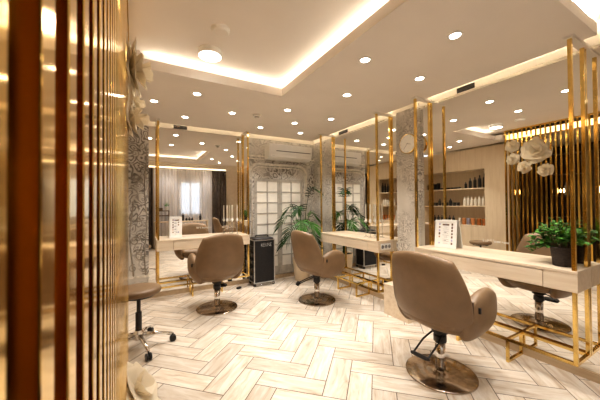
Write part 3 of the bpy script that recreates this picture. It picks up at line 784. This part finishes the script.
def bottle_bm(kind, r, h):
    b = NB()
    if kind == 'bottle': lathe(b, [(r*.9, 0), (r, .004), (r, h*.68), (r*.85, h*.74), (r*.42, h*.78), (r*.42, h*.97), (r*.3, h)], n=14)
    elif kind == 'jar': lathe(b, [(r*.92, 0), (r, .004), (r, h*.62), (r*1.06, h*.64), (r*1.06, h*.97), (r, h)], n=16)
    else: lathe(b, [(r*.7, 0), (r, .01), (r, h*.3), (r*.95, h*.5), (r*.5, h*.95), (r*.4, h)], n=14)
    return b
cache = {}
def product(kind, m, y, z, r, h, label, group, xoff=.10, x=None):
    key = (kind, m, r, h)
    X = XL-xoff if x is None else x
    if key not in cache:
        o = obj('product_'+kind, bottle_bm(kind, r, h), m, loc=None, smooth=True); cache[key] = o; o.location = (X, y, z)
    else:
        o = cache[key].copy(); COL.objects.link(o); o.location = (X, y, z)
    return tag(o, label, kind, group)
tall = [(.022, .13), (.026, .20), (.027, .215), (.029, .245), (.030, .265)]
words = ['shortest black bottle of the row at the right end of the top shelf', 'second-shortest black bottle of the row on the top shelf', 'middle black bottle of the row on the top shelf', 'second-tallest black bottle on the top shelf', 'tallest black bottle at the end of the top shelf']
for k, (r, h) in enumerate(tall): product('bottle', 'black', -.93-.088*k, 1.475, r, h, words[k], 'black bottles on the top product shelf')
for k in range(6): product('jar', 'black', -.42-.075*k, 1.475, .030, .035, 'low black jar in the middle of the top product shelf', 'low black jars on the top product shelf')
for k in range(4): product('jar', 'black', -.12-.075*k, 1.475, .034, .13+.015*(k % 2), 'squat black jar at the left end of the top product shelf', 'squat black jars on the top product shelf')
for k in range(6): product('bottle', 'cream_b', -.90-.070*k, 1.13, .026, .17+.012*((k*5) % 3), 'cream bottle in the row on the middle product shelf', 'cream bottles on the middle product shelf')
for k in range(9): product('jar' if k % 3 else 'bottle', 'black', -.13-.080*k, 1.13, .03, .07 if k % 3 else .15, 'black product on the left half of the middle shelf', 'black products on the middle product shelf')
for k, m in enumerate(('cream_b', 'orange', 'lilac', 'orange', 'amber', 'amber')): product('jar', m, -.80-.085*k-(.03 if k > 3 else 0), NZ0, .032, .13, {'cream_b': 'cream jar left of the orange ones on the lowest product shelf', 'orange': 'orange jar beside the lilac jar on the lowest product shelf', 'lilac': 'lilac jar between two orange jars on the lowest product shelf', 'amber': 'amber jar at the right end of the lowest product shelf'}[m], 'coloured jars on the lowest product shelf')
for k in range(7): product('bottle', 'black', -.16-.085*k, NZ0, .026, .17, 'black bottle on the left half of the lowest product shelf', 'black bottles on the lowest product shelf')

# dim area behind the slats (glimpsed in the nearest mirror)
t = thing('dark_shelf', 'dark wooden shelf rack glimpsed between the reflected gold slats', 'shelf', (XS+.15, -2.7, 0))
b = NB(); box(b, XS+.02, XS+.04, -3.7, -1.9, 0, 2.1)
for y in (-3.7, -3.1, -2.5, -1.92): box(b, XS+.04, XS+.3, y, y+.02, 0, 2.1)
obj('rack', b, 'dark_wood', t, world=True)
for z in (.5, .9, 1.3, 1.7, 2.08): obj('shelf', B(XS+.04, XS+.3, -3.7, -1.9, z, z+.02), 'dark_wood', t, world=True)
for k in range(10): product('bottle', 'cream_b' if k % 4 == 1 else 'black', -2.0-.11*k-(.05 if k > 4 else 0), 1.32 if k % 2 else .92, .035, .24, 'dim bottle on the dark rack behind the gold slats', 'bottles on the dark rack', x=XS+.18)
for k, y in enumerate((-2.25, -2.7, -3.1)):
    t = thing('pendant_lamp', ['small glowing pendant lamp behind the far end of the gold slats', 'small glowing pendant lamp behind the middle of the gold slats', 'small glowing pendant lamp behind the near end of the gold slats'][k], 'lamp', (-3.5, y, H-.9), 0, 'pendant lamps behind the screen')
    obj('cord', lathe(NB(), [(.004, .10), (.004, .9)], n=6), 'black', t); obj('bulb', lathe(NB(), [(.008, -.02), (.026, .0), (.03, .03), (.012, .07)], n=14), 'bulb', t, smooth=True)
    obj('lamp_holder', lathe(NB(), [(.014, .065), (.014, .105)], n=12), 'gold', t)

# ------------------------------------------------------------------ rear side of the room (seen in the back mirror)
def curtain(x0, x1, z0, z1, y, amp, freq):
    b = NB(); n = int((x1-x0)*freq*10); prev = None
    for k in range(n+1):
        x = x0+(x1-x0)*k/n; yy = y+amp*math.sin(k*2*PI/10)+amp*.3*math.sin(k*.37)
        col = [b.verts.new((x, yy+amp*.15*math.sin(j+k*.2), z0+(z1-z0)*j/4)) for j in range(5)]
        if prev:
            for j in range(4): b.faces.new((prev[j], col[j], col[j+1], prev[j+1]))
        prev = col
    return b
def hang(label, m, x0, x1, amp=.022, freq=11, y=YR+.07):
    o = obj('curtain', curtain(x0, x1, .03, 2.20, y, amp, freq), m, loc=((x0+x1)/2, y, 2.20), smooth=True); return tag(o, label, 'curtain')
hang('sheer white curtain over the bright window, reflected in the back mirror', 'sheer', -1.76, -1.06, .016)
hang('cream curtain gathered left of the bright window in the back mirror', 'sheer2', -2.33, -1.765, .022)
hang('pale curtain gathered right of the bright window in the back mirror', 'sheer2', -1.055, -.79, .022)
hang('dark taupe drape at the right end of the reflected window wall', 'drape', -.785, -.36, .026)
hang('dark taupe drape at the left end of the reflected window wall', 'drape', -2.66, -2.36, .026)
rod = tube(NB(), [(-3.35, YR+.07, 2.212), (-.3, YR+.07, 2.212)], .010, 8); tag(obj('curtain_rod', rod, 'alu', loc=(-1.8, YR+.07, 2.212)), 'slim metal curtain rod along the window wall', 'curtain rod')
t = thing('window_counter', 'pale wooden counter under the reflected window', 'counter', (-1.6, YR+.3, 0))
obj('countertop', B(-2.34, -.95, YR+.13, YR+.36, .72, .75), 'ash', t, world=True, bevel=.003)
for x in (-2.32, -.99): obj('leg', B(x, x+.03, YR+.15, YR+.34, 0, .72), 'ash', t, world=True)
t = thing('display_rack', 'small two-tier walnut rack on the counter by the reflected window', 'rack', (-2.11, YR+.24, .75))
for z in (.14, .27): obj('tier', B(-.14, .14, -.06, .06, z, z+.022), 'walnut', t, bevel=.002)
for x in (-.14, .125): obj('side_panel', B(x, x+.015, -.055, .055, 0, .27), 'walnut', t)
t = thing('small_potted_plant', 'little grey-green plant in a white pot on the walnut rack', 'plant', (-2.03, YR+.24, 1.042))
obj('pot', lathe(NB(), [(.035, 0), (.05, .09), (.045, .09)], n=18), 'white', t)
fb = NB(); rnd = random.Random(3)
for k in range(120):
    p = Vector((rnd.gauss(0, .035), rnd.gauss(0, .03), .12+abs(rnd.gauss(0, .035)))); d1 = Vector((rnd.uniform(-1, 1), rnd.uniform(-1, 1), rnd.uniform(-1, 1))).normalized(); d2 = d1.cross(Vector((0, .3, 1))).normalized()
    fb.faces.new([fb.verts.new(p+d1*.018*a+d2*.010*c) for a, c in ((0, 0), (.5, 1), (1, 0), (.5, -1))])
obj('foliage', fb, 'herb', t)
o = obj('storage_box', B(-.04, .04, -.04, .04, 0, .07), 'walnut', bevel=.004); o.location = (-2.17, YR+.24, 1.042); tag(o, 'small brown box on the left of the walnut rack', 'box')
for k, (x, h) in enumerate(((-1.72, .10), (-1.62, .22), (-1.53, .08), (-1.45, .09), (-1.38, .08), (-1.16, .17))):
    product('bottle', 'black', YR+.25, .75, .03, h, ['short black bottle at the left of the window counter', 'tall black bottle standing on the window counter', 'little black bottle right of the tall one on the window counter', 'small black bottle in the middle of the window counter', 'little black bottle on the window counter, second from right', 'slim black bottle at the right end of the window counter'][k], 'bottles on the window counter', x=x)

# ------------------------------------------------------------------ world, extra light, camera
wd = bpy.data.worlds.new('daylight'); S.world = wd; wd.use_nodes = True
bg = wd.node_tree.nodes['Background']; bg.inputs[0].default_value = (.80, .88, 1, 1); bg.inputs[1].default_value = 1.7

cam = bpy.data.cameras.new('camera'); co = bpy.data.objects.new('camera', cam); COL.objects.link(co)
cam.sensor_width = 36; cam.lens = 277.41429*36/600; cam.clip_start = .02
r = Vector((.8678709743819542, -.4967264636411295, -.00792414941146214)); u = Vector((.0005745656344218891, -.01494708772679465, .9998881209629501)); f = Vector((.4967893333191135, .8677784307569907, .012686741633909714))
mw = Matrix((r, u, -f)).transposed().to_4x4(); mw.translation = (-2.63089, -4.09586, 1.20226)
co.matrix_world = mw
cam.dof.use_dof = True; cam.dof.focus_distance = 3.0; cam.dof.aperture_fstop = 11.0
S.camera = co
S.view_settings.view_transform = 'Standard'; S.view_settings.look = 'Medium High Contrast'; S.view_settings.exposure = -0.06
S.cycles.max_bounces = 14; S.cycles.glossy_bounces = 10; S.cycles.diffuse_bounces = 5; S.cycles.transparent_max_bounces = 12
S.cycles.sample_clamp_indirect = 6; S.cycles.caustics_reflective = True
